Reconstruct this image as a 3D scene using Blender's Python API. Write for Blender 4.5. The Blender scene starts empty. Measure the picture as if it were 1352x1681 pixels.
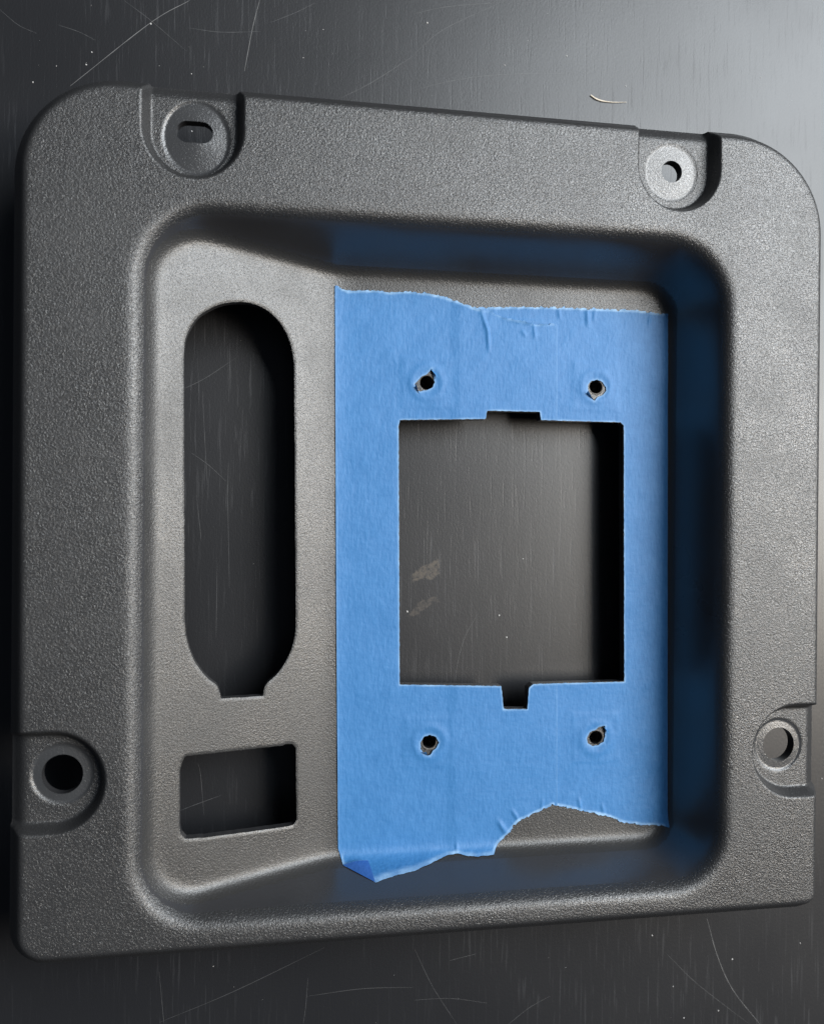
import bpy, math, random
import numpy as np
from mathutils import Matrix, Vector
random.seed(4); rng = np.random.default_rng(7)
scene = bpy.context.scene
MM = .001
TOP = 24.4                      # flange top above the table, mm

# ------------------------------------------------------------------ camera
cam_d = bpy.data.cameras.new('camera'); cam = bpy.data.objects.new('camera', cam_d)
scene.collection.objects.link(cam); scene.camera = cam
r0 = Vector((.9845, .0078, .1753)); r2 = Vector((.1753, -.0034, -.9845))
zc = -r2.normalized(); xc = (r0-zc*r0.dot(zc)).normalized(); yc = zc.cross(xc)
M = Matrix((xc, yc, zc)).transposed().to_4x4()
M.translation = Vector((-39.4*MM, 3.0*MM, (180.8+TOP)*MM)); cam.matrix_world = M
cam_d.sensor_fit = 'VERTICAL'; cam_d.sensor_height = 36; cam_d.sensor_width = 36
cam_d.lens = 36*1500/1681; cam_d.clip_start = .01; cam_d.clip_end = 50
cam_d.dof.use_dof = True; cam_d.dof.focus_distance = .198; cam_d.dof.aperture_fstop = 16

# ------------------------------------------------------------------ room light: a window, a warmer pale wall beside it
world = bpy.data.worlds.new('World'); scene.world = world; world.use_nodes = True
world.node_tree.nodes['Background'].inputs[0].default_value = (.62, .76, 1, 1)
world.node_tree.nodes['Background'].inputs[1].default_value = .07
def area(name, az, el, dist, sx, sy, power, col):
    d = bpy.data.lights.new(name, 'AREA'); d.shape = 'RECTANGLE'; d.size = sx; d.size_y = sy; d.energy = power; d.color = col
    o = bpy.data.objects.new(name, d); scene.collection.objects.link(o)
    a, e = math.radians(az), math.radians(el)
    p = Vector((math.cos(e)*math.cos(a), math.cos(e)*math.sin(a), math.sin(e)))
    o.location = p*dist; o.rotation_euler = p.to_track_quat('Z', 'Y').to_euler()
    return o
area('window_light', 29, 49, 1.4, 1.0, .8, 42, (.89, .95, 1))
area('wall_bounce_light', 0, 52, 1.5, .5, .6, 13.5, (1, .85, .67))
scene.view_settings.view_transform = 'Standard'; scene.view_settings.look = 'None'
scene.view_settings.exposure = 0; scene.view_settings.gamma = 1
scene.cycles.use_denoising = True

# ---- panel shape, millimetres; origin = centre of the flange, z = 0 on its top face ----
DEPTH = 16.0; THICK = 2.4; GAP = 6.0
OUT = (-83.8, 85.3, -84.9, 85.6, (19.5, 22.0, 4.3, 7.0))     # outline: x0 x1 y0 y1, radii tl tr br bl
RIM = (-59.8, 60.6, -76.8, 60.4, (13.5, 13.5, 11.0, 12.0))   # edge of the well in the flange
FLR = (-56.0, 55.9, -73.2, 54.6, (9.0, 7.5, 6.5, 8.0))       # foot of the well's walls
def rbox(x, y, b):
    x0, x1, y0, y1, (tl, tr, br, bl) = b
    px = x-(x0+x1)/2; py = y-(y0+y1)/2
    r = np.where(px > 0, np.where(py > 0, tr, br), np.where(py > 0, tl, bl))
    qx = np.abs(px)-(x1-x0)/2+r; qy = np.abs(py)-(y1-y0)/2+r
    return np.minimum(np.maximum(qx, qy), 0)+np.hypot(np.maximum(qx, 0), np.maximum(qy, 0))-r
def smax(a, b, k):
    h = np.maximum(k-np.abs(a-b), 0)/k
    return np.maximum(a, b)+h*h*k*.25
def slope_z(x): return -3.6-(x+58.0)*(DEPTH-3.6)/36.8
def blur(a, s):
    n = int(3*s)+1; k = np.exp(-.5*(np.arange(-n, n+1)/s)**2); k /= k.sum()
    for ax in (0, 1):
        p = np.pad(a, [(n, n) if i == ax else (0, 0) for i in (0, 1)], mode='edge'); r = np.zeros_like(a)
        for i, w in enumerate(k):
            r += w*(p[i:i+a.shape[0], :] if ax == 0 else p[:, i:i+a.shape[1]])
        a = r
    return a
def well(x, y, step):
    dr = -rbox(x, y, RIM); df = np.maximum(rbox(x, y, FLR), 0)
    t = np.where(dr <= 0, 0, np.maximum(dr, 0)/np.maximum(np.maximum(dr, 0)+df, 1e-6))
    z = np.minimum(0, smax(-DEPTH*t, smax(np.full_like(x, -DEPTH), slope_z(x), 1.6), .6))
    z = np.where(dr <= 0, 0, z)
    return blur(z, 1.4/step)

# ------------------------------------------------------------------ outlines, mm
SLOT = [(-52.43, 31.02), (-52.35, 35.61), (-51.22, 38.99), (-49.38, 41.62), (-46.22, 43.82), (-42.63, 45.00), (-38.96, 45.07), (-35.84, 44.06), (-33.04, 41.60), (-31.22, 38.35), (-30.29, 33.96), (-29.48, -22.23), (-29.77, -24.79), (-31.02, -28.55), (-33.27, -31.82), (-36.03, -33.82), (-36.27, -36.07), (-44.72, -35.75), (-45.09, -34.08), (-45.57, -32.96), (-46.77, -32.02), (-48.31, -30.42), (-50.15, -27.47), (-51.32, -24.11), (-51.86, -20.92)]
RECT = [(-51.57, -46.51), (-32.01, -46.84), (-31.75, -46.59), (-30.08, -46.73), (-29.29, -47.73), (-29.04, -63.10), (-29.75, -63.97), (-31.88, -64.04), (-38.00, -63.84), (-48.09, -63.46), (-51.46, -63.07), (-52.21, -62.04), (-52.51, -60.78), (-52.59, -49.35), (-52.17, -47.81)]
SQUARE = [(-7.23, 22.27), (11.93, 22.95), (12.33, 24.82), (24.30, 24.87), (24.60, 23.05), (43.54, 23.02), (44.28, 22.29), (44.96, -35.96), (23.40, -35.92), (22.27, -36.75), (21.96, -41.49), (16.62, -41.33), (16.06, -36.18), (-6.78, -35.26), (-7.49, 20.93)]
STRIP_A = [(-21.65, 50.97), (-18.81, 49.78), (-13.17, 50.31), (-9.38, 49.96), (-6.20, 50.42), (-1.09, 50.17), (2.12, 49.59), (5.41, 48.71), (9.28, 47.38), (10.67, 47.04), (13.31, 46.76), (15.98, 45.53), (19.21, 45.06), (23.31, 44.40), (27.29, 44.80), (28.29, 44.57), (29.23, -63.49), (27.90, -63.21), (24.87, -64.50), (20.16, -66.31), (17.51, -69.27), (15.51, -71.03), (14.10, -72.90), (10.46, -73.01), (7.93, -72.85), (6.03, -72.39), (3.78, -72.61), (-0.09, -73.47), (-4.18, -74.16), (-8.73, -74.49), (-12.94, -74.97), (-19.16, -73.12), (-20.02, -70.19), (-20.81, -18.72)]
STRIP_B = [(4.32, 48.36), (9.97, 47.55), (20.59, 48.31), (27.97, 48.52), (36.75, 48.57), (47.13, 48.71), (54.63, 48.14), (55.35, -69.20), (50.38, -69.08), (44.77, -68.01), (40.54, -66.26), (35.07, -65.01), (30.96, -63.82), (29.23, -63.49), (27.90, -63.21), (24.87, -64.50), (20.16, -66.31), (17.51, -69.27), (15.51, -71.03), (14.10, -72.90), (10.46, -73.01), (7.93, -72.85), (6.03, -72.39)]
FOLD = [[-19.17, -73.09, -13.3], [-12.95, -74.94, -7.88], [-13.87, -72.19, -12.84]]
SCREWS = [(-1.34, 30.69), (37.62, 30.97), (-0.16, -48.08), (38.33, -48.53)]
SCRATCHES = [
     [(-77.58, 92.69), (-61.25, 107.71), (-52.89, 113.55)],
     [(-66.70, 112.10), (-60.93, 108.21), (-53.60, 102.48)],
     [(-37.88, 115.13), (-39.37, 108.90), (-41.09, 99.16)],
     [(-53.18, 107.52), (-46.31, 107.27), (-37.69, 108.26)],
     [(-91.81, 107.53), (-88.14, 104.68), (-84.45, 103.23)],
     [(-35.37, 110.52), (-29.66, 113.41), (-25.60, 115.88)],
     [(-19.96, 95.05), (-13.06, 99.10), (-3.14, 106.26)],
     [(-80.14, 105.48), (-75.78, 104.35), (-72.64, 102.96)],
     [(-3.21, 115.73), (5.23, 118.28), (21.04, 121.05)],
     [(-3.14, 106.61), (3.85, 112.95), (17.41, 120.60)],
     [(-3.07, 98.30), (6.08, 101.38), (18.27, 103.88), (40.43, 106.25)],
     [(70.48, -95.72), (73.34, -105.14), (77.41, -113.60), (84.75, -122.78)],
     [(-1.52, -97.55), (2.79, -106.59), (8.57, -115.82)],
     [(20.87, -116.94), (25.97, -113.50), (31.13, -111.11)],
     [(59.96, -103.37), (67.07, -110.52), (75.05, -117.09), (81.51, -122.11)],
     [(-1.42, -109.35), (7.09, -109.74), (15.73, -111.55)],
     [(6.66, -100.97), (13.11, -99.87)],
     [(-57.88, -109.36), (-42.19, -104.01), (-21.97, -95.72)],
     [(-57.95, -98.32), (-57.12, -107.09), (-56.84, -109.79)],
     [(-25.69, -102.31), (-26.12, -108.47), (-26.64, -112.55)],
     [(-26.00, -106.41), (-13.58, -105.75), (-1.59, -106.41)],
     [(-54.09, 28.56), (-48.86, 31.42), (-42.53, 35.97)],
     [(-51.91, 14.90), (-48.20, 12.26), (-44.47, 8.80)],
     [(-43.96, 12.87), (-44.01, 4.19), (-43.51, -14.81)],
     [(-49.63, 28.43), (-49.03, 17.65), (-48.44, 7.93)],
     [(-46.20, -9.37), (-46.35, -25.63)],
     [(-50.79, 5.75), (-49.96, -1.26), (-49.67, -4.50)],
     [(-53.82, -63.34), (-50.11, -62.05), (-44.94, -60.38)],
     [(-50.03, -53.08), (-49.44, -55.75), (-48.66, -64.63)],
     [(7.56, -37.15), (7.95, -32.99), (9.62, -26.75), (12.58, -21.36)],
]
HAIR = [(38.98, 100.77), (40.49, 99.98), (43.51, 99.59), (48.06, 99.91)]
DUST = [(-73.25, 100.28), (-80.40, 96.67), (-74.36, 97.49), (-61.06, 107.60), (-85.12, 92.79), (-28.23, 103.34), (-0.25, 113.92), (41.65, 120.93), (33.07, 109.55), (82.61, 108.92), (47.80, 103.76), (77.18, -106.18), (64.64, -119.40), (73.63, -118.44), (61.82, -111.55), (95.33, -103.64), (56.34, -98.87), (-46.47, -98.03), (-52.29, 85.08), (-3.82, -20.45), (17.85, -21.56), (19.65, -26.69), (23.47, -8.42), (100.85, -63.16)]
POCKETS = [  # (cx, cy, radius, opening direction, ring cx, cy, rx, ry, hole cx, cy, half length, radius)
    (-50.5, 76.0, 8.3, (0, 1), -50.1, 75.4, 6.5, 7.3, -50.4, 76.5, 1.4, 2.15),
    (49.8, 75.9, 8.0, (0, 1), 49.4, 75.8, 6.0, 6.1, 49.5, 76.0, 0, 2.35),
    (-75.6, -49.2, 8.4, (-1, 0), -74.3, -48.4, 5.8, 5.8, -74.3, -48.5, 0, 3.8),
    (77.9, -49.0, 8.8, (1, 0), 75.8, -48.4, 5.7, 5.8, 76.0, -48.4, 0, 3.75)]
PDEPTH = 3.4
CONE = (-.75, -.7, -.4, -.45)

# ------------------------------------------------------------------ material helpers
def mat(name):
    m = bpy.data.materials.new(name); m.use_nodes = True
    nt = m.node_tree; return m, nt, nt.nodes['Principled BSDF']
def nd(nt, t, **kw):
    n = nt.nodes.new(t)
    for k, v in kw.items(): setattr(n, k, v)
    return n
def mapped(nt, scale, loc=(0, 0, 0)):
    tc = nd(nt, 'ShaderNodeTexCoord'); mp = nd(nt, 'ShaderNodeMapping')
    mp.inputs['Scale'].default_value = scale; mp.inputs['Location'].default_value = loc
    nt.links.new(tc.outputs['Object'], mp.inputs['Vector']); return mp.outputs[0]
def noise(nt, vec, scale, detail=2, rough=.5, dist=0):
    n = nd(nt, 'ShaderNodeTexNoise'); n.inputs['Scale'].default_value = scale; n.inputs['Detail'].default_value = detail
    n.inputs['Roughness'].default_value = rough; n.inputs['Distortion'].default_value = dist
    nt.links.new(vec, n.inputs['Vector']); return n.outputs['Fac']
def ramp(nt, fac, a, b, ca=(0, 0, 0, 1), cb=(1, 1, 1, 1)):
    r = nd(nt, 'ShaderNodeValToRGB'); e = r.color_ramp.elements
    e[0].position = a; e[0].color = ca; e[1].position = b; e[1].color = cb
    nt.links.new(fac, r.inputs[0]); return r.outputs[0]
def maprange(nt, v, a, b, c, d):
    n = nd(nt, 'ShaderNodeMapRange'); nt.links.new(v, n.inputs[0])
    for i, x in enumerate((a, b, c, d)): n.inputs[i+1].default_value = x
    return n.outputs[0]
def math_(nt, op, a, b=None):
    n = nd(nt, 'ShaderNodeMath', operation=op)
    for i, v in enumerate((a, b)):
        if v is None: continue
        if isinstance(v, (int, float)): n.inputs[i].default_value = v
        else: nt.links.new(v, n.inputs[i])
    return n.outputs[0]
def bump(nt, b, h, dist, strength=1, prev=None):
    n = nd(nt, 'ShaderNodeBump'); n.inputs['Distance'].default_value = dist; n.inputs['Strength'].default_value = strength
    nt.links.new(h, n.inputs['Height'])
    if prev: nt.links.new(prev, n.inputs['Normal'])
    nt.links.new(n.outputs[0], b.inputs['Normal']); return n.outputs[0]
def mix(nt, fac, a, b):
    n = nd(nt, 'ShaderNodeMix', data_type='RGBA')
    nt.links.new(fac, n.inputs[0])
    for i, v in ((6, a), (7, b)):
        if isinstance(v, tuple): n.inputs[i].default_value = v
        else: nt.links.new(v, n.inputs[i])
    return n.outputs[2]

def plastic(name, base, rough, grain, spec=.5):
    m, nt, b = mat(name)
    v = mapped(nt, (1, 1, 1))
    big = noise(nt, v, 35, 3)
    nt.links.new(mix(nt, big, tuple(c*.9 for c in base)+(1,), tuple(c*1.12 for c in base)+(1,)), b.inputs['Base Color'])
    nt.links.new(maprange(nt, noise(nt, v, 60, 4), .3, .7, rough-.05, rough+.07), b.inputs['Roughness'])
    b.inputs['Specular IOR Level'].default_value = spec
    if grain > 0:
        w = noise(nt, v, 2700, 2, .55, 1.1)          # leathery moulded grain, about half a millimetre
        vo = nd(nt, 'ShaderNodeTexVoronoi', feature='SMOOTH_F1'); vo.inputs['Scale'].default_value = 3200
        nt.links.new(v, vo.inputs['Vector'])
        h = math_(nt, 'ADD', w, math_(nt, 'MULTIPLY', vo.outputs['Distance'], .35))
        bump(nt, b, h, .00016*grain, 1)
    return m
M_GRAIN = plastic('grained_black_plastic', (.022, .022, .0226), .36, .82, .75)
M_POCKET = plastic('pocket_black_plastic', (.022, .022, .0226), .36, .8, .75)
M_FINE = plastic('fine_grained_black_plastic', (.026, .0255, .025), .37, .45, .58)
M_SMOOTH = plastic('smooth_black_plastic', (.028, .028, .03), .29, .03, .8)
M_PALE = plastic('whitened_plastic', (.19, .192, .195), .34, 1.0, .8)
M_RING = plastic('worn_black_plastic', (.034, .035, .037), .3, .35, .65)

def tape_mat(name, base, light):
    m, nt, b = mat(name)
    v = mapped(nt, (1, .28, 1)); v2 = mapped(nt, (.3, 1, 1))
    cre = noise(nt, v, 1500, 3, .6, .3); cre2 = noise(nt, v2, 1300, 2)
    weave = math_(nt, 'ADD', cre, math_(nt, 'MULTIPLY', cre2, .3))
    blot = noise(nt, mapped(nt, (1, 1, 1)), 70, 4, .6)
    f = math_(nt, 'ADD', math_(nt, 'MULTIPLY', maprange(nt, weave, .4, .9, 0, 1), .55), math_(nt, 'MULTIPLY', blot, .45))
    pa = nd(nt, 'ShaderNodeAttribute', attribute_name='pale')
    nt.links.new(mix(nt, pa.outputs['Fac'], mix(nt, f, base, light), (.20, .35, .54, 1)), b.inputs['Base Color'])
    b.inputs['Roughness'].default_value = .55; b.inputs['Specular IOR Level'].default_value = .35
    pr = bump(nt, b, noise(nt, mapped(nt, (1, 1, 1)), 1100, 2), .00006, .8)
    bump(nt, b, weave, .00007, 1, pr)
    return m
M_TAPE = tape_mat('blue_crepe_tape', (.018, .112, .285, 1), (.046, .172, .385, 1))
M_TORN = tape_mat('torn_tape_edge', (.14, .30, .56, 1), (.26, .42, .64, 1))
M_BACK = tape_mat('tape_adhesive_side', (.02, .085, .30, 1), (.03, .11, .36, 1))
m, nt, b = mat('burr_plastic'); b.inputs['Base Color'].default_value = (.075, .068, .06, 1); b.inputs['Roughness'].default_value = .6
bump(nt, b, noise(nt, mapped(nt, (1, 1, 1)), 1800, 3), .0002); M_BURR = m

# black wood-grained table top
m, nt, b = mat('black_wood_grain_laminate'); M_TABLE = m
gv = mapped(nt, (1, .045, 1))
g1 = noise(nt, gv, 1700, 3, .6, .25)
g2 = noise(nt, mapped(nt, (1, .03, 1), (.3, .1, 0)), 420, 2, .5, .4)
pores = ramp(nt, g1, .565, .72)
area_n = noise(nt, mapped(nt, (1, 1, 1)), 22, 3)
fine = noise(nt, mapped(nt, (1, .5, 1)), 2600, 2)
streak = math_(nt, 'MULTIPLY', pores, ramp(nt, area_n, .36, .62))
col = mix(nt, streak, (.0108, .0112, .0128, 1), (.0235, .0243, .027, 1))
# dried glue-like residue: two small marks under the square opening
tc = nd(nt, 'ShaderNodeTexCoord'); warp = nd(nt, 'ShaderNodeTexNoise'); warp.inputs['Scale'].default_value = 330; warp.inputs['Detail'].default_value = 4
nt.links.new(tc.outputs['Object'], warp.inputs['Vector'])
wv = nd(nt, 'ShaderNodeVectorMath', operation='MULTIPLY_ADD'); wv.inputs[1].default_value = (.0045, .0045, 0)
nt.links.new(warp.outputs['Color'], wv.inputs[0]); nt.links.new(tc.outputs['Object'], wv.inputs[2])
def spot(cx, cy, ang, rx, ry):
    mp = nd(nt, 'ShaderNodeMapping', vector_type='TEXTURE'); nt.links.new(wv.outputs[0], mp.inputs[0])
    mp.inputs['Location'].default_value = ((cx+2.2)*MM, (cy+2.2)*MM, 0); mp.inputs['Rotation'].default_value = (0, 0, math.radians(ang))
    mp.inputs['Scale'].default_value = (rx*MM, ry*MM, 1000)
    ln = nd(nt, 'ShaderNodeVectorMath', operation='LENGTH'); nt.links.new(mp.outputs[0], ln.inputs[0])
    return maprange(nt, ln.outputs['Value'], 1, .75, 0, 1)
stain = math_(nt, 'MAXIMUM', spot(.6, -11.0, 33, 4.6, 1.2), math_(nt, 'MAXIMUM', spot(1.6, -11.6, 10, 1.7, 1.5), math_(nt, 'MULTIPLY', spot(-.2, -19.6, 28, 4.2, 1.0), .55)))
stain = math_(nt, 'MULTIPLY', stain, ramp(nt, noise(nt, mapped(nt, (1, 1, 1)), 900, 4, .7), .38, .58))
col = mix(nt, math_(nt, 'MULTIPLY', stain, .45), col, (.105, .082, .058, 1))
nt.links.new(col, b.inputs['Base Color'])
nt.links.new(math_(nt, 'ADD', maprange(nt, area_n, .3, .7, .34, .40), math_(nt, 'ADD', math_(nt, 'MULTIPLY', streak, .08), math_(nt, 'MULTIPLY', stain, .15))), b.inputs['Roughness'])
b.inputs['Specular IOR Level'].default_value = .45
h = math_(nt, 'SUBTRACT', math_(nt, 'MULTIPLY', g2, .4), math_(nt, 'MULTIPLY', pores, .45))
p1 = bump(nt, b, h, .00003, .6)
bump(nt, b, fine, .00002, .8, p1)

def plain(name, col, rough):
    m, nt, b = mat(name)
    n = noise(nt, mapped(nt, (1, 1, 1)), 900, 3)
    nt.links.new(mix(nt, n, tuple(c*.8 for c in col)+(1,), tuple(min(1, c*1.2) for c in col)+(1,)), b.inputs['Base Color'])
    b.inputs['Roughness'].default_value = rough; return m
M_SCR = plain('scratched_laminate', (.05, .051, .053), .5)
M_SCR2 = plain('pale_scratch', (.12, .12, .12), .5)
M_DUST = plain('dust', (.42, .41, .4), .8)
M_HAIR = plain('pale_fibre', (.62, .55, .45), .5)

# ------------------------------------------------------------------ object helpers
col_ = scene.collection
def link(name, me, parent=None):
    o = bpy.data.objects.new(name, me); col_.objects.link(o)
    if parent: o.parent = parent
    return o
def tag(o, label=None, cat=None, kind=None, group=None):
    for k, v in (('label', label), ('category', cat), ('kind', kind), ('group', group)):
        if v: o[k] = v
    return o
def mesh_np(name, V, T, N=None, mats=(), midx=None):
    """V (n,3) in mm, T (m,3) triangles, N optional vertex normals"""
    me = bpy.data.meshes.new(name); n, m_ = len(V), len(T)
    me.vertices.add(n); me.vertices.foreach_set('co', (np.asarray(V, float)*MM).ravel())
    me.loops.add(m_*3); me.loops.foreach_set('vertex_index', np.asarray(T, np.int32).ravel())
    me.polygons.add(m_); me.polygons.foreach_set('loop_start', np.arange(m_, dtype=np.int32)*3)
    for x in mats: me.materials.append(x)
    if midx is not None: me.polygons.foreach_set('material_index', np.asarray(midx, np.int32))
    me.update(calc_edges=True)
    me.polygons.foreach_set('use_smooth', np.ones(m_, bool))
    if N is not None: me.normals_split_custom_set_from_vertices(np.asarray(N, float).tolist())
    return me
def poly_sd(x, y, P):
    """signed distance to a polygon, negative inside"""
    P = np.asarray(P, float); d = np.full(x.shape, 1e9); ins = np.zeros(x.shape, bool)
    for (ax, ay), (bx, by) in zip(P, np.roll(P, -1, 0)):
        ex, ey = bx-ax, by-ay; wx, wy = x-ax, y-ay
        t = np.clip((wx*ex+wy*ey)/max(ex*ex+ey*ey, 1e-9), 0, 1)
        d = np.minimum(d, np.hypot(wx-ex*t, wy-ey*t))
        c = (ay > y) != (by > y)
        with np.errstate(divide='ignore', invalid='ignore'):
            ins ^= c & (x < (bx-ax)*(y-ay)/(by-ay if by != ay else 1e-9)+ax)
    return np.where(ins, -d, d)
def march(X, Y, Z, S):
    """triangulate the part of the grid where S > 0, cut exactly along S = 0"""
    ny, nx = X.shape; idx = np.arange(nx*ny).reshape(ny, nx)
    a, b_, c, d = idx[:-1, :-1].ravel(), idx[:-1, 1:].ravel(), idx[1:, 1:].ravel(), idx[1:, :-1].ravel()
    T = np.concatenate([np.stack([a, b_, c], 1), np.stack([a, c, d], 1)])
    s = S.ravel().copy(); s[np.abs(s) < 1e-5] = 1e-5
    P = np.stack([X.ravel(), Y.ravel(), Z.ravel()], 1)
    k = (s[T] > 0).sum(1)
    out = [T[k == 3]]; ekeys = []
    E = nx*ny
    def cut(u, v):
        lo, hi = np.minimum(u, v), np.maximum(u, v); return lo.astype(np.int64)*E+hi+E*0
    cuts = []
    for n_in in (1, 2):
        t = T[k == n_in]; pos = s[t] > 0
        pivot = np.argmax(pos if n_in == 1 else ~pos, 1); r = np.arange(len(t))
        p, q, w = t[r, pivot], t[r, (pivot+1) % 3], t[r, (pivot+2) % 3]
        cuts.append((n_in, p, q, w, cut(p, q), cut(p, w)))
    keys = np.unique(np.concatenate([c[4] for c in cuts]+[c[5] for c in cuts]))
    lo, hi = keys//E, keys % E
    f = (s[lo]/(s[lo]-s[hi]))[:, None]
    NP = P[lo]*(1-f)+P[hi]*f
    base = len(P); where = lambda kk: base+np.searchsorted(keys, kk)
    for n_in, p, q, w, kq, kw in cuts:
        A, B = where(kq), where(kw)
        if n_in == 1: out.append(np.stack([p, A, B], 1))
        else: out += [np.stack([A, q, w], 1), np.stack([A, w, B], 1)]
    T = np.concatenate(out); P = np.concatenate([P, NP])
    used = np.unique(T); re = np.full(len(P), -1); re[used] = np.arange(len(used))
    return P[used], re[T]
def vnormals(V, T):
    n = np.cross(V[T[:, 1]]-V[T[:, 0]], V[T[:, 2]]-V[T[:, 0]]); N = np.zeros_like(V)
    for i in range(3):
        for c in range(3): N[:, c] += np.bincount(T[:, i], n[:, c], len(V))
    return N/np.maximum(np.linalg.norm(N, axis=1, keepdims=True), 1e-12)
def border(T):
    e = np.concatenate([T[:, [0, 1]], T[:, [1, 2]], T[:, [2, 0]]]); own = np.tile(np.arange(len(T)), 3)
    k = np.sort(e, 1); key = k[:, 0].astype(np.int64)*(T.max()+1)+k[:, 1]
    u, inv, cnt = np.unique(key, return_inverse=True, return_counts=True)
    m = cnt[inv] == 1; return e[m], own[m]
def shell(V, N, T, be, thick):
    """top sheet, back sheet and the walls along border edges be, as one mesh"""
    used = np.unique(T); re = np.full(len(V), -1); re[used] = np.arange(len(used)); n = len(used)
    v, nn, t = V[used], N[used], re[T]
    th = thick[used][:, None] if isinstance(thick, np.ndarray) else thick
    off = np.array([0, 0, 1.])*th
    parts_v = [v, v-off]; parts_n = [nn, -nn]; parts_t = [t, t[:, ::-1]+n]; mi = [np.zeros(len(t), int), np.zeros(len(t), int)]
    if len(be):
        a, b_ = re[be[:, 0]], re[be[:, 1]]; d = v[b_]-v[a]
        wn = np.stack([d[:, 1], -d[:, 0], np.zeros(len(d))], 1); wn /= np.maximum(np.linalg.norm(wn, axis=1, keepdims=True), 1e-9)
        acc = np.zeros((n, 3)); np.add.at(acc, a, wn); np.add.at(acc, b_, wn)
        acc /= np.maximum(np.linalg.norm(acc, axis=1, keepdims=True), 1e-9)
        bu = np.unique(np.concatenate([a, b_])); r2_ = np.full(n, -1); r2_[bu] = np.arange(len(bu)); m_ = len(bu); o = 2*n
        parts_v += [v[bu], (v-off)[bu]]; parts_n += [acc[bu], acc[bu]]
        A, B = r2_[a]+o, r2_[b_]+o
        parts_t += [np.stack([B, A, A+m_], 1), np.stack([B, A+m_, B+m_], 1)]; mi += [np.ones(2*len(a), int)]
    return np.concatenate(parts_v), np.concatenate(parts_t), np.concatenate(parts_n), np.concatenate(mi)
def wob(x, y, f, ph=0):    # cheap smooth irregularity, about -1..1
    return (np.sin(x*f+ph)+np.sin(y*f*1.13+2*ph+1)+np.sin((x+y)*f*.71+3*ph)+np.sin((x-y)*f*1.37+ph*.5))*.4

# ------------------------------------------------------------------ table
bm_v = np.array([(x, y, z) for z in (-30, 0) for x, y in ((-600, -600), (600, -600), (600, 600), (-600, 600))], float)
tri = [(4, 5, 6), (4, 6, 7), (0, 2, 1), (0, 3, 2)]
for i in range(4): j = (i+1) % 4; tri += [(i, j, j+4), (i, j+4, i+4)]
me = mesh_np('table_top', bm_v, tri, mats=[M_TABLE]); me.polygons.foreach_set('use_smooth', np.zeros(len(tri), bool))
table = tag(link('table_top', me), kind='structure')

# ------------------------------------------------------------------ the panel
STEP = .3
gx = np.arange(-84.6, 86.41, STEP); gy = np.arange(-86.4, 87.01, STEP)
X, Y = np.meshgrid(gx, gy)
WELL = well(X, Y, STEP)
edge = -rbox(X, Y, OUT)
q = np.clip((2.6-edge)/2.6, 0, 1)
lip = blur(-4.6*q**1.25, .5/STEP)                                # drafted lip round the flange, rounded at the top
Z = np.minimum(WELL, lip)
def pocket_sd(p, x, y):
    cx, cy, r, (ox, oy) = p[:4]
    dx, dy = x-cx, y-cy; along = np.maximum(dx*ox+dy*oy, 0)
    return np.hypot(dx-ox*along, dy-oy*along)-r
psd = [pocket_sd(p, X, Y) for p in POCKETS]
for p, s, cn in zip(POCKETS, psd, CONE):
    fl = np.clip((s+.2)/1.7, 0, 1); fl = fl*fl*(3-2*fl)
    cone = np.hypot((X-p[4])/p[6], (Y-p[5])/p[7])            # 1 on the rim of the round seat
    dish = -np.clip((1-cone)*min(p[6], p[7])/.3, 0, 1)*.34-np.clip(1-cone, 0, 1)*cn
    fzone = -PDEPTH+dish+fl*(PDEPTH+.05)
    Z = np.where(s < 1.5, np.minimum(Z, fzone+.5*lip*(1-fl)), Z)
def hole_sd(p, x, y):
    hx = x-p[8]; hx = hx-np.clip(hx, -p[10], p[10]); return np.hypot(hx, y-p[9])-p[11]
def smooth_poly(P, it=3, sharp=48):
    P = [np.array(p) for p in P]; K = []
    for i in range(len(P)):
        d0, d1 = P[i]-P[i-1], P[(i+1) % len(P)]-P[i]
        K.append(abs(math.degrees(math.atan2(d0[0]*d1[1]-d0[1]*d1[0], d0 @ d1))) > sharp)
    for _ in range(it):
        Q, L = [], []
        for i in range(len(P)):
            a, b2 = P[i-1], P[(i+1) % len(P)]
            if K[i]: Q.append(P[i]); L.append(True)
            else:
                Q += [P[i]+(e-P[i])*min(.25, .9/max(np.linalg.norm(e-P[i]), 1e-6)) for e in (a, b2)]; L += [False, False]
        P, K = Q, L
    return P
screw = [np.hypot(X-sx, Y-sy)-1.55 for sx, sy in SCREWS]
cutA = np.minimum(poly_sd(X, Y, smooth_poly(SLOT))+.03*wob(X, Y, 1.3), poly_sd(X, Y, RECT)+.03*wob(X, Y, 2.3, 1))
square = poly_sd(X, Y, SQUARE)
S = np.minimum(edge-.0, cutA)
S = np.minimum(S, square)
for s in screw: S = np.minimum(S, s)
for p in POCKETS: S = np.minimum(S, hole_sd(p, X, Y))
Z = Z-.15*np.clip(1-cutA/.35, 0, 1)
V, T = march(X, Y, Z, S)
Nrm = vnormals(V, T); be, own = border(T)
cen = V[T].mean(1); cx_, cy_ = cen[:, 0], cen[:, 1]
dr = -rbox(cx_, cy_, RIM); dfl = rbox(cx_, cy_, FLR)
region = np.zeros(len(T), int)                                   # 0 flange
zw = -DEPTH*np.clip(dr/np.maximum(dr+np.maximum(dfl, 0), 1e-6), 0, 1)
zf = np.maximum(-DEPTH, slope_z(cx_))
region[(dr > .2)] = 1                                            # wall of the well
inside = (dr > .2) & (zw < zf+.9)
region[inside & (cx_ < -21.2)] = 2                               # angled face
region[inside & (cx_ >= -21.2)] = 3                              # floor
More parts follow.
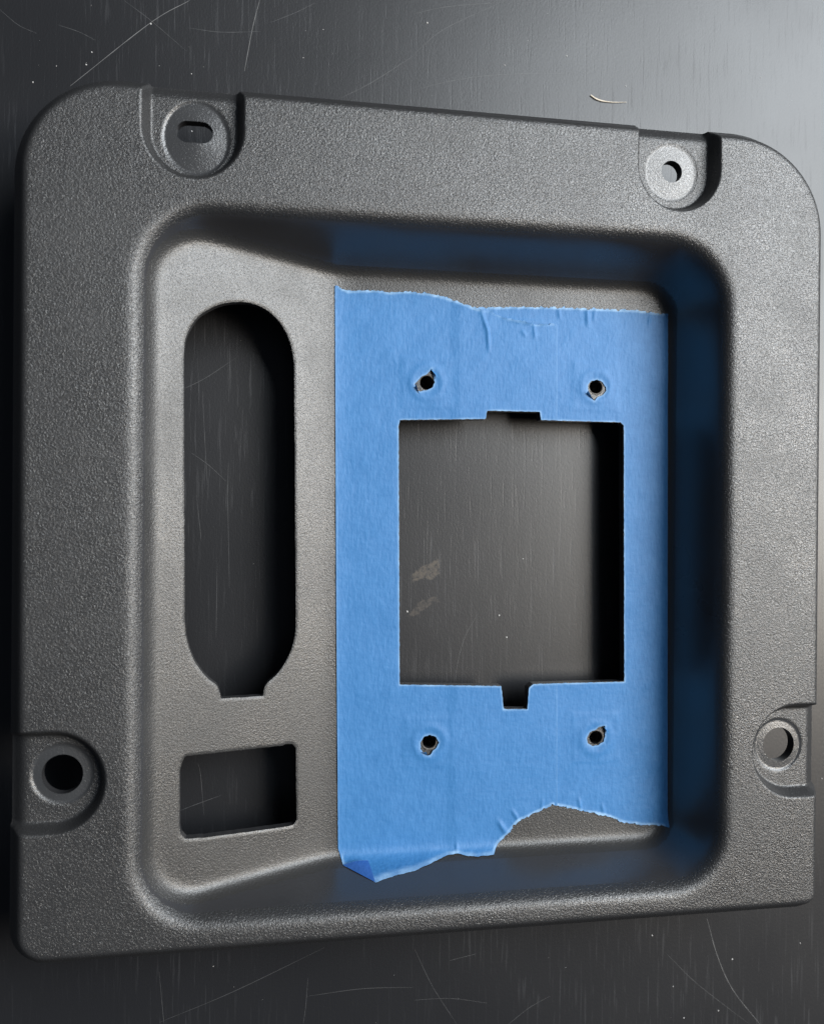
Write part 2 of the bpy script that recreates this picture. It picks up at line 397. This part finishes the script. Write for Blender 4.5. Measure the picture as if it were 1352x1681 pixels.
for i, p in enumerate(POCKETS):
    inp = pocket_sd(p, cx_, cy_) < 1.4
    region[inp] = 4+2*i
    region[inp & (np.hypot((cx_-p[4])/p[6], (cy_-p[5])/p[7]) < 1)] = 5+2*i
panel = link('plastic_panel', None); panel.location = (0, 0, TOP*MM)
tag(panel, 'black grained plastic mounting panel with a deep rectangular well, lying on a dark table', 'panel')
thick = np.full(len(V), THICK)
def part(name, reg, mats, parent, label=None):
    sel = region == reg; bsel = sel[own]
    v, t, n, mi = shell(V, Nrm, T[sel], be[bsel], thick)
    o = link(name, mesh_np(name, v, t, n, mats, mi if len(mats) > 1 else None), parent)
    if label: o['label'] = label
    return o
part('flange', 0, [M_GRAIN, M_SMOOTH], panel, 'wide grained black flange with rounded upper corners')
part('well_wall', 1, [M_SMOOTH], panel, 'smooth black wall of the well')
part('angled_face', 2, [M_FINE, M_SMOOTH], panel, 'sloping face with a long slot and a small rectangular opening')
part('well_floor', 3, [M_FINE, M_SMOOTH], panel, 'flat floor with a square opening under blue tape')
for i, lb in enumerate(('slotted screw hole', 'small round screw hole', 'large round screw hole', 'large round screw hole')):
    o = part('screw_pocket', 4+2*i, [M_POCKET, M_SMOOTH], panel, 'recessed pocket at the rim around a '+lb)
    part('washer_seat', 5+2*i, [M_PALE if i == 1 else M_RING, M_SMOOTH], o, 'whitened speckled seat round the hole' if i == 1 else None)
# hollow bosses under the floor, round the four screw holes: the panel stands on them
def ring_mesh(name, r0_, r1_, z0, z1, mat_, n=32):
    a = np.linspace(0, 2*math.pi, n, endpoint=False); v = []
    for r, z in ((r1_, z0), (r1_, z1), (r0_, z1), (r0_, z0)): v += [(r*math.cos(t), r*math.sin(t), z) for t in a]
    t = []
    for k in range(4):
        for i in range(n):
            j = (i+1) % n; k2 = (k+1) % 4
            t += [(k*n+i, k*n+j, k2*n+j), (k*n+i, k2*n+j, k2*n+i)]
    me = mesh_np(name, np.array(v), t, mats=[mat_]); me.polygons.foreach_set('use_smooth', np.zeros(len(t), bool)); return me
bossm = ring_mesh('boss', 1.7, 3.4, -TOP, -DEPTH-THICK+.3, M_SMOOTH)
for sx, sy in SCREWS:
    o = link('boss', bossm, panel); o.location = (sx*MM, sy*MM, 0)
    n = 28; a0 = {0: 70, 1: -60, 2: -75, 3: 50}[SCREWS.index((sx, sy))]; v = []     # ragged crumb of plastic pushed up on one side
    for lvl in range(4):
        for i in range(n):
            a = math.radians(a0-115+230*i/(n-1)); k = math.sin(math.pi*i/(n-1))*random.uniform(.7, 1.15)
            r, z = ((1.5, -.3), (1.5, .05+.3*k), (1.55+.32*k, .05+.25*k), (1.6+.45*k, -.3))[lvl]
            v.append((sx+r*math.cos(a), sy+r*math.sin(a), -DEPTH+z))
    t = [q_ for l in range(3) for i in range(n-1) for q_ in ((l*n+i, l*n+i+1, l*n+n+i+1), (l*n+i, l*n+n+i+1, l*n+n+i))]
    link('burr', mesh_np('burr', np.array(v), np.array(t)[:, ::-1], mats=[M_BURR]), panel)

# ------------------------------------------------------------------ masking tape, two overlapping strips
HOLE_TEAR = [  # irregular outlines of the punched holes, relative to each screw hole (angle deg, radius)
    [(0, 1.9), (30, 2.0), (55, 2.6), (72, 3.6), (90, 2.0), (130, 1.9), (165, 2.2), (190, 3.1), (225, 3.2), (250, 2.2), (290, 1.8), (330, 1.8)],
    [(0, 2.5), (40, 2.1), (80, 1.8), (130, 1.9), (170, 2.2), (205, 2.4), (240, 2.9), (262, 3.7), (280, 2.6), (310, 2.7), (340, 2.8)],
    [(0, 2.3), (40, 2.0), (90, 1.8), (130, 1.9), (180, 2.3), (215, 2.7), (250, 3.2), (272, 3.3), (290, 2.4), (330, 2.3)],
    [(0, 2.3), (30, 2.7), (52, 3.7), (70, 3.0), (95, 2.0), (140, 2.2), (180, 2.5), (215, 2.6), (250, 2.2), (290, 2.0), (330, 2.2)]]
TEAR = [[(sx+.9*r*math.cos(math.radians(a)), sy+.9*r*math.sin(math.radians(a))) for a, r in h] for (sx, sy), h in zip(SCREWS, HOLE_TEAR)]
def jag(x, y): return np.where(y < -70.5, .15, 1.)*(.16*wob(x, y, 2.6)+.12*wob(x, y, 6.1, 2)+.07*wob(x, y, 13, 5))
def ridge(x, y, pts, w, h):
    d = np.full(x.shape, 1e9); tt = np.zeros(x.shape)
    for k, ((ax, ay), (bx, by)) in enumerate(zip(pts[:-1], pts[1:])):
        ex, ey = bx-ax, by-ay; t = np.clip(((x-ax)*ex+(y-ay)*ey)/(ex*ex+ey*ey), 0, 1)
        dd = np.hypot(x-ax-ex*t, y-ay-ey*t); tt = np.where(dd < d, (k+t)/(len(pts)-1), tt); d = np.minimum(d, dd)
    return h*np.exp(-(d/w)**2)*np.sin(np.clip(tt, .02, .98)*math.pi)**.5
def grid_sample(A, x, y):
    i = (x-gx[0])/STEP; j = (y-gy[0])/STEP
    i0 = np.clip(i.astype(int), 0, len(gx)-2); j0 = np.clip(j.astype(int), 0, len(gy)-2); a, b_ = i-i0, j-j0
    return A[j0, i0]*(1-a)*(1-b_)+A[j0, i0+1]*a*(1-b_)+A[j0+1, i0]*(1-a)*b_+A[j0+1, i0+1]*a*b_
XB = 4.9                        # left edge of the lower strip
XA = 28.6                       # right edge of the upper strip
def side_dist(x, y, side):
    d = np.full(x.shape, 1e9)
    for x0, y0, x1, y1 in side: d = np.minimum(d, np.abs(x-(x0+(x1-x0)*(y-y0)/(y1-y0))))
    return d
def tape(name, P, lift, on_top, side):
    st = .27; P = np.array(P)
    x, y = np.meshgrid(np.arange(P[:, 0].min()-1, P[:, 0].max()+1, st), np.arange(P[:, 1].min()-1, P[:, 1].max()+1, st))
    z = grid_sample(WELL, x, y)+lift
    if on_top: z = z+.16*np.clip((x-XB+1.0)/2.0, 0, 1)*np.clip((48.6-y)/.8, 0, 1)
    for sx, sy in SCREWS:                                          # pressed round the screw holes
        r = np.hypot(x-sx, y-sy); sq_ = np.maximum(np.abs(x-sx), np.abs(y-sy))
        z = z+.16*np.exp(-((r-3.4)/.9)**2)+.09*(1/(1+np.exp((sq_-5.6)/.22)))
    for pts, w, h in WRINKLES: z = z+ridge(x, y, pts, w, h)
    z = z+.055*wob(x, y, .33)+.05*np.maximum(wob(x, y, .62, 7)-.45, 0)+.02*wob(x, y, .9, 3)
    torn = np.clip((np.minimum(np.abs(y-47), np.abs(y+68)) < 9).astype(float), 0, 1)
    sd = poly_sd(x, y, P); straight = side_dist(x, y, side) < 1.0
    s = -sd+np.where(straight, .03*wob(x, y, 3), jag(x, y))*torn
    s = np.minimum(s, poly_sd(x, y, SQUARE)+.10*wob(x, y, 3.1)*.5-.08)
    for h in TEAR: s = np.minimum(s, poly_sd(x, y, h)+.08*wob(x, y, 5))
    tear_edge = np.exp(-np.maximum(s, 0)/.35)
    z = z+.18*tear_edge*torn*(~straight)*np.clip(.4+wob(x, y, 2.2, 4), 0, 1)        # edges curl up a little here and there
    V_, T_ = march(x, y, z, s); N_ = vnormals(V_, T_); be_, _ = border(T_)
    v, t, n, mi = shell(V_, N_, T_, be_, .09)
    # the torn and cut margin shows the pale paper of the crepe
    me = mesh_np(name, v, t, n, [M_TAPE])
    at = me.attributes.new('pale', 'FLOAT', 'POINT'); at.data.foreach_set('value', pale_margin(v, P, side, on_top).astype(np.float32))
    o = link(name, me); o.location = (0, 0, TOP*MM)
    return o
def pale_margin(V_, P, side, on_top):
    x, y = V_[:, 0], V_[:, 1]
    d = np.abs(poly_sd(x, y, P)+jag(x, y)*0)
    a = np.exp(-(np.maximum(d-.25, 0)/.22)**2)*(.75+.35*wob(x, y, 1.3, 2))
    if on_top: a = np.where((x > 10.5) & (y > 40), a*.35, a)
    sd_ = side_dist(x, y, side); a = np.where(sd_ < .7, .2*np.exp(-(sd_/.22)**2), a)
    for h in TEAR: a = np.maximum(a, .45*np.exp(-(np.maximum(np.abs(poly_sd(x, y, h))-.08, 0)/.25)**2))
    s_ = np.abs(poly_sd(x, y, SQUARE)-.08)
    return np.clip(np.maximum(a, (.6+.3*wob(x, y, .8, 1))*np.exp(-(np.maximum(s_-.05, 0)/.2)**2)), 0, 1)
WRINKLES = [([(10.6, 47.0), (12.2, 42.5), (12.6, 38.0)], .32, .30), ([(16, 45.6), (19, 45.0), (27.5, 44.9)], .5, .12),
            ([(22.8, 44.5), (23.1, 41.2)], .3, .22), ([(20.0, 43.0), (21.0, 41.6)], .3, .18), ([(28.6, 48.2), (29.0, 46)], .3, .2),
            ([(35.3, 48.5), (35.6, 44.6)], .45, .25), ([(37.2, 48.4), (37.0, 45.8)], .3, .15), ([(50.5, 47.8), (50.2, 45.4)], .3, .16),
            ([(20.2, -66.3), (18.6, -63.8)], .35, .25), ([(17.5, -69.2), (15.4, -66)], .5, .3), ([(25.5, -64), (25.8, -61.8)], .3, .18),
            ([(34.9, -65), (34.3, -62)], .35, .25), ([(40.4, -66.2), (39.8, -63.6)], .35, .22), ([(6.1, -72.4), (6.0, -70.5)], .3, .2)]
lower = tape('masking_tape', STRIP_B, .16, False, [(4.32, 48.4, 6.07, -72.4), (54.73, 48.2, 55.42, -69.3)])
tag(lower, 'lower strip of blue masking tape along the well wall, torn short at the bottom', 'tape')
upper = tape('masking_tape', STRIP_A, .28, True, [(-21.64, 51.0, -20.02, -70.2), (28.29, 44.6, 29.23, -63.5)])
tag(upper, 'upper strip of blue masking tape beside the sloping face, with a folded bottom corner', 'tape')
def flap(name, pts, parent, mat_, bow=.4, n=10):
    """small curled triangular flap of tape: hinge a-b, tip c, thin solid"""
    a, b_, c = (np.array(p, float) for p in pts); V_ = []; T_ = []
    up = np.cross(b_-a, c-a); up /= np.linalg.norm(up); up = up if up[2] > 0 else -up
    idx = {}
    for i in range(n+1):
        for j in range(n+1-i):
            u, w = i/n, j/n; p = a*(1-u-w)+b_*w+c*u
            p = p+up*bow*math.sin(math.pi*u)*(.6+.4*math.sin(3*w+1)); idx[i, j] = len(V_); V_.append(p)
    for i in range(n):
        for j in range(n-i):
            T_.append((idx[i, j], idx[i, j+1], idx[i+1, j]))
            if j < n-i-1: T_.append((idx[i, j+1], idx[i+1, j+1], idx[i+1, j]))
    V_ = np.array(V_); T_ = np.array(T_)
    if np.cross(V_[T_[0][1]]-V_[T_[0][0]], V_[T_[0][2]]-V_[T_[0][0]])[2] < 0: T_ = T_[:, ::-1]
    N_ = vnormals(V_, T_); be_, _ = border(T_); v, t, nn, mi = shell(V_, N_, T_, be_, .09)
    return link(name, mesh_np(name, v, t, nn, [mat_, M_TORN], mi), parent)
flap('folded_corner', FOLD, upper, M_BACK, .5)['label'] = 'darker corner folded back on itself'
zt = -DEPTH+.5
for k, (par, a0, a1, tipa, tipr, tipz) in enumerate(((upper, 205, 240, 190, 2.6, 1.0), (lower, 215, 262, 205, 2.5, .9), (upper, 225, 268, 245, 2.1, .9), (lower, 35, 65, 20, 2.7, .8), (upper, 50, 80, 20, 2.4, .8))):
    sx, sy = SCREWS[(0, 1, 2, 3, 0)[k]]
    pt = lambda a, r, z: (sx+r*math.cos(math.radians(a)), sy+r*math.sin(math.radians(a)), z)
    flap('torn_flap', (pt(a0, 3.0, zt), pt(a1, 3.2, zt), pt(tipa, tipr, zt+tipz)), par, M_TAPE, .15, 6)

# ------------------------------------------------------------------ wear and litter on the table
def ribbon(name, pts, w, z, mat_, parent):
    P = [np.array(p) for p in pts]; Q = []
    ext = [2*P[0]-P[1]]+P+[2*P[-1]-P[-2]]
    for i in range(len(P)-1):
        p0, p1, p2, p3 = ext[i:i+4]
        for k in range(10):
            t = k/10; Q.append(.5*(2*p1+(p2-p0)*t+(2*p0-5*p1+4*p2-p3)*t*t+(3*p1-p0-3*p2+p3)*t**3))
    Q.append(P[-1]); Q = np.array(Q); d = np.gradient(Q, axis=0); d /= np.linalg.norm(d, axis=1, keepdims=True)
    nrm = np.stack([-d[:, 1], d[:, 0]], 1); n = len(Q)
    ww = w*(.45+.55*rng.random(n))*np.sin(np.linspace(.08, math.pi-.08, n))**.4
    V_ = np.concatenate([np.c_[Q+nrm*ww[:, None]/2, np.full(n, z)], np.c_[Q-nrm*ww[:, None]/2, np.full(n, z)]])
    T_ = [t for i in range(n-1) for t in ((i, n+i, n+i+1), (i, n+i+1, i+1))]
    return link(name, mesh_np(name, V_, T_, mats=[mat_]), parent)
for i, p in enumerate(SCRATCHES):
    big = i in (0, 2, 11)
    ribbon('scratch', p, .17 if big else .12, .006+.0006*i, M_SCR2 if big else M_SCR, table)
def blob(name, specs, mat_, parent=None):
    V_, T_ = [], []
    for (x, y, z, r) in specs:
        o = len(V_); k = 6
        V_.append((x, y, z+r*.9))
        for ring, (rr, zz) in enumerate(((.75, .6), (1, .1))):
            for i in range(k):
                a = 2*math.pi*i/k; s_ = r*rr*random.uniform(.6, 1.3); V_.append((x+s_*math.cos(a), y+s_*math.sin(a), z+r*zz))
        for i in range(k):
            j = (i+1) % k; T_ += [(o, o+1+i, o+1+j), (o+1+i, o+1+k+i, o+1+k+j), (o+1+i, o+1+k+j, o+1+j)]
    return link(name, mesh_np(name, np.array(V_), T_, mats=[mat_]), parent)
specs = [(x, y, 0, random.uniform(.12, .24)) for x, y in DUST]
specs += [(random.uniform(-100, 125), random.choice((random.uniform(84, 125), random.uniform(-125, -84), random.uniform(-80, 80))), 0, abs(random.gauss(0, .04))+.02) for _ in range(90)]
tag(blob('dust', specs, M_DUST), 'pale dust specks scattered over the dark table', 'dust', kind='stuff')
# one pale curved fibre
cu = bpy.data.curves.new('fibre', 'CURVE'); cu.dimensions = '3D'; cu.bevel_depth = .16*MM; cu.bevel_resolution = 2
sp = cu.splines.new('BEZIER'); sp.bezier_points.add(len(HAIR)-1)
for i, (bp, (x, y)) in enumerate(zip(sp.bezier_points, HAIR)):
    bp.co = (x*MM, y*MM, .2*MM); bp.handle_left_type = bp.handle_right_type = 'AUTO'; bp.radius = (1, 1.2, .7, .25)[i]
tmp = bpy.data.objects.new('tmp', cu); col_.objects.link(tmp)
me = bpy.data.meshes.new_from_object(tmp.evaluated_get(bpy.context.evaluated_depsgraph_get())); bpy.data.objects.remove(tmp)
me.materials.clear(); me.materials.append(M_HAIR)
tag(link('fibre', me), 'short pale curved fibre lying on the table above the flange', 'fibre')
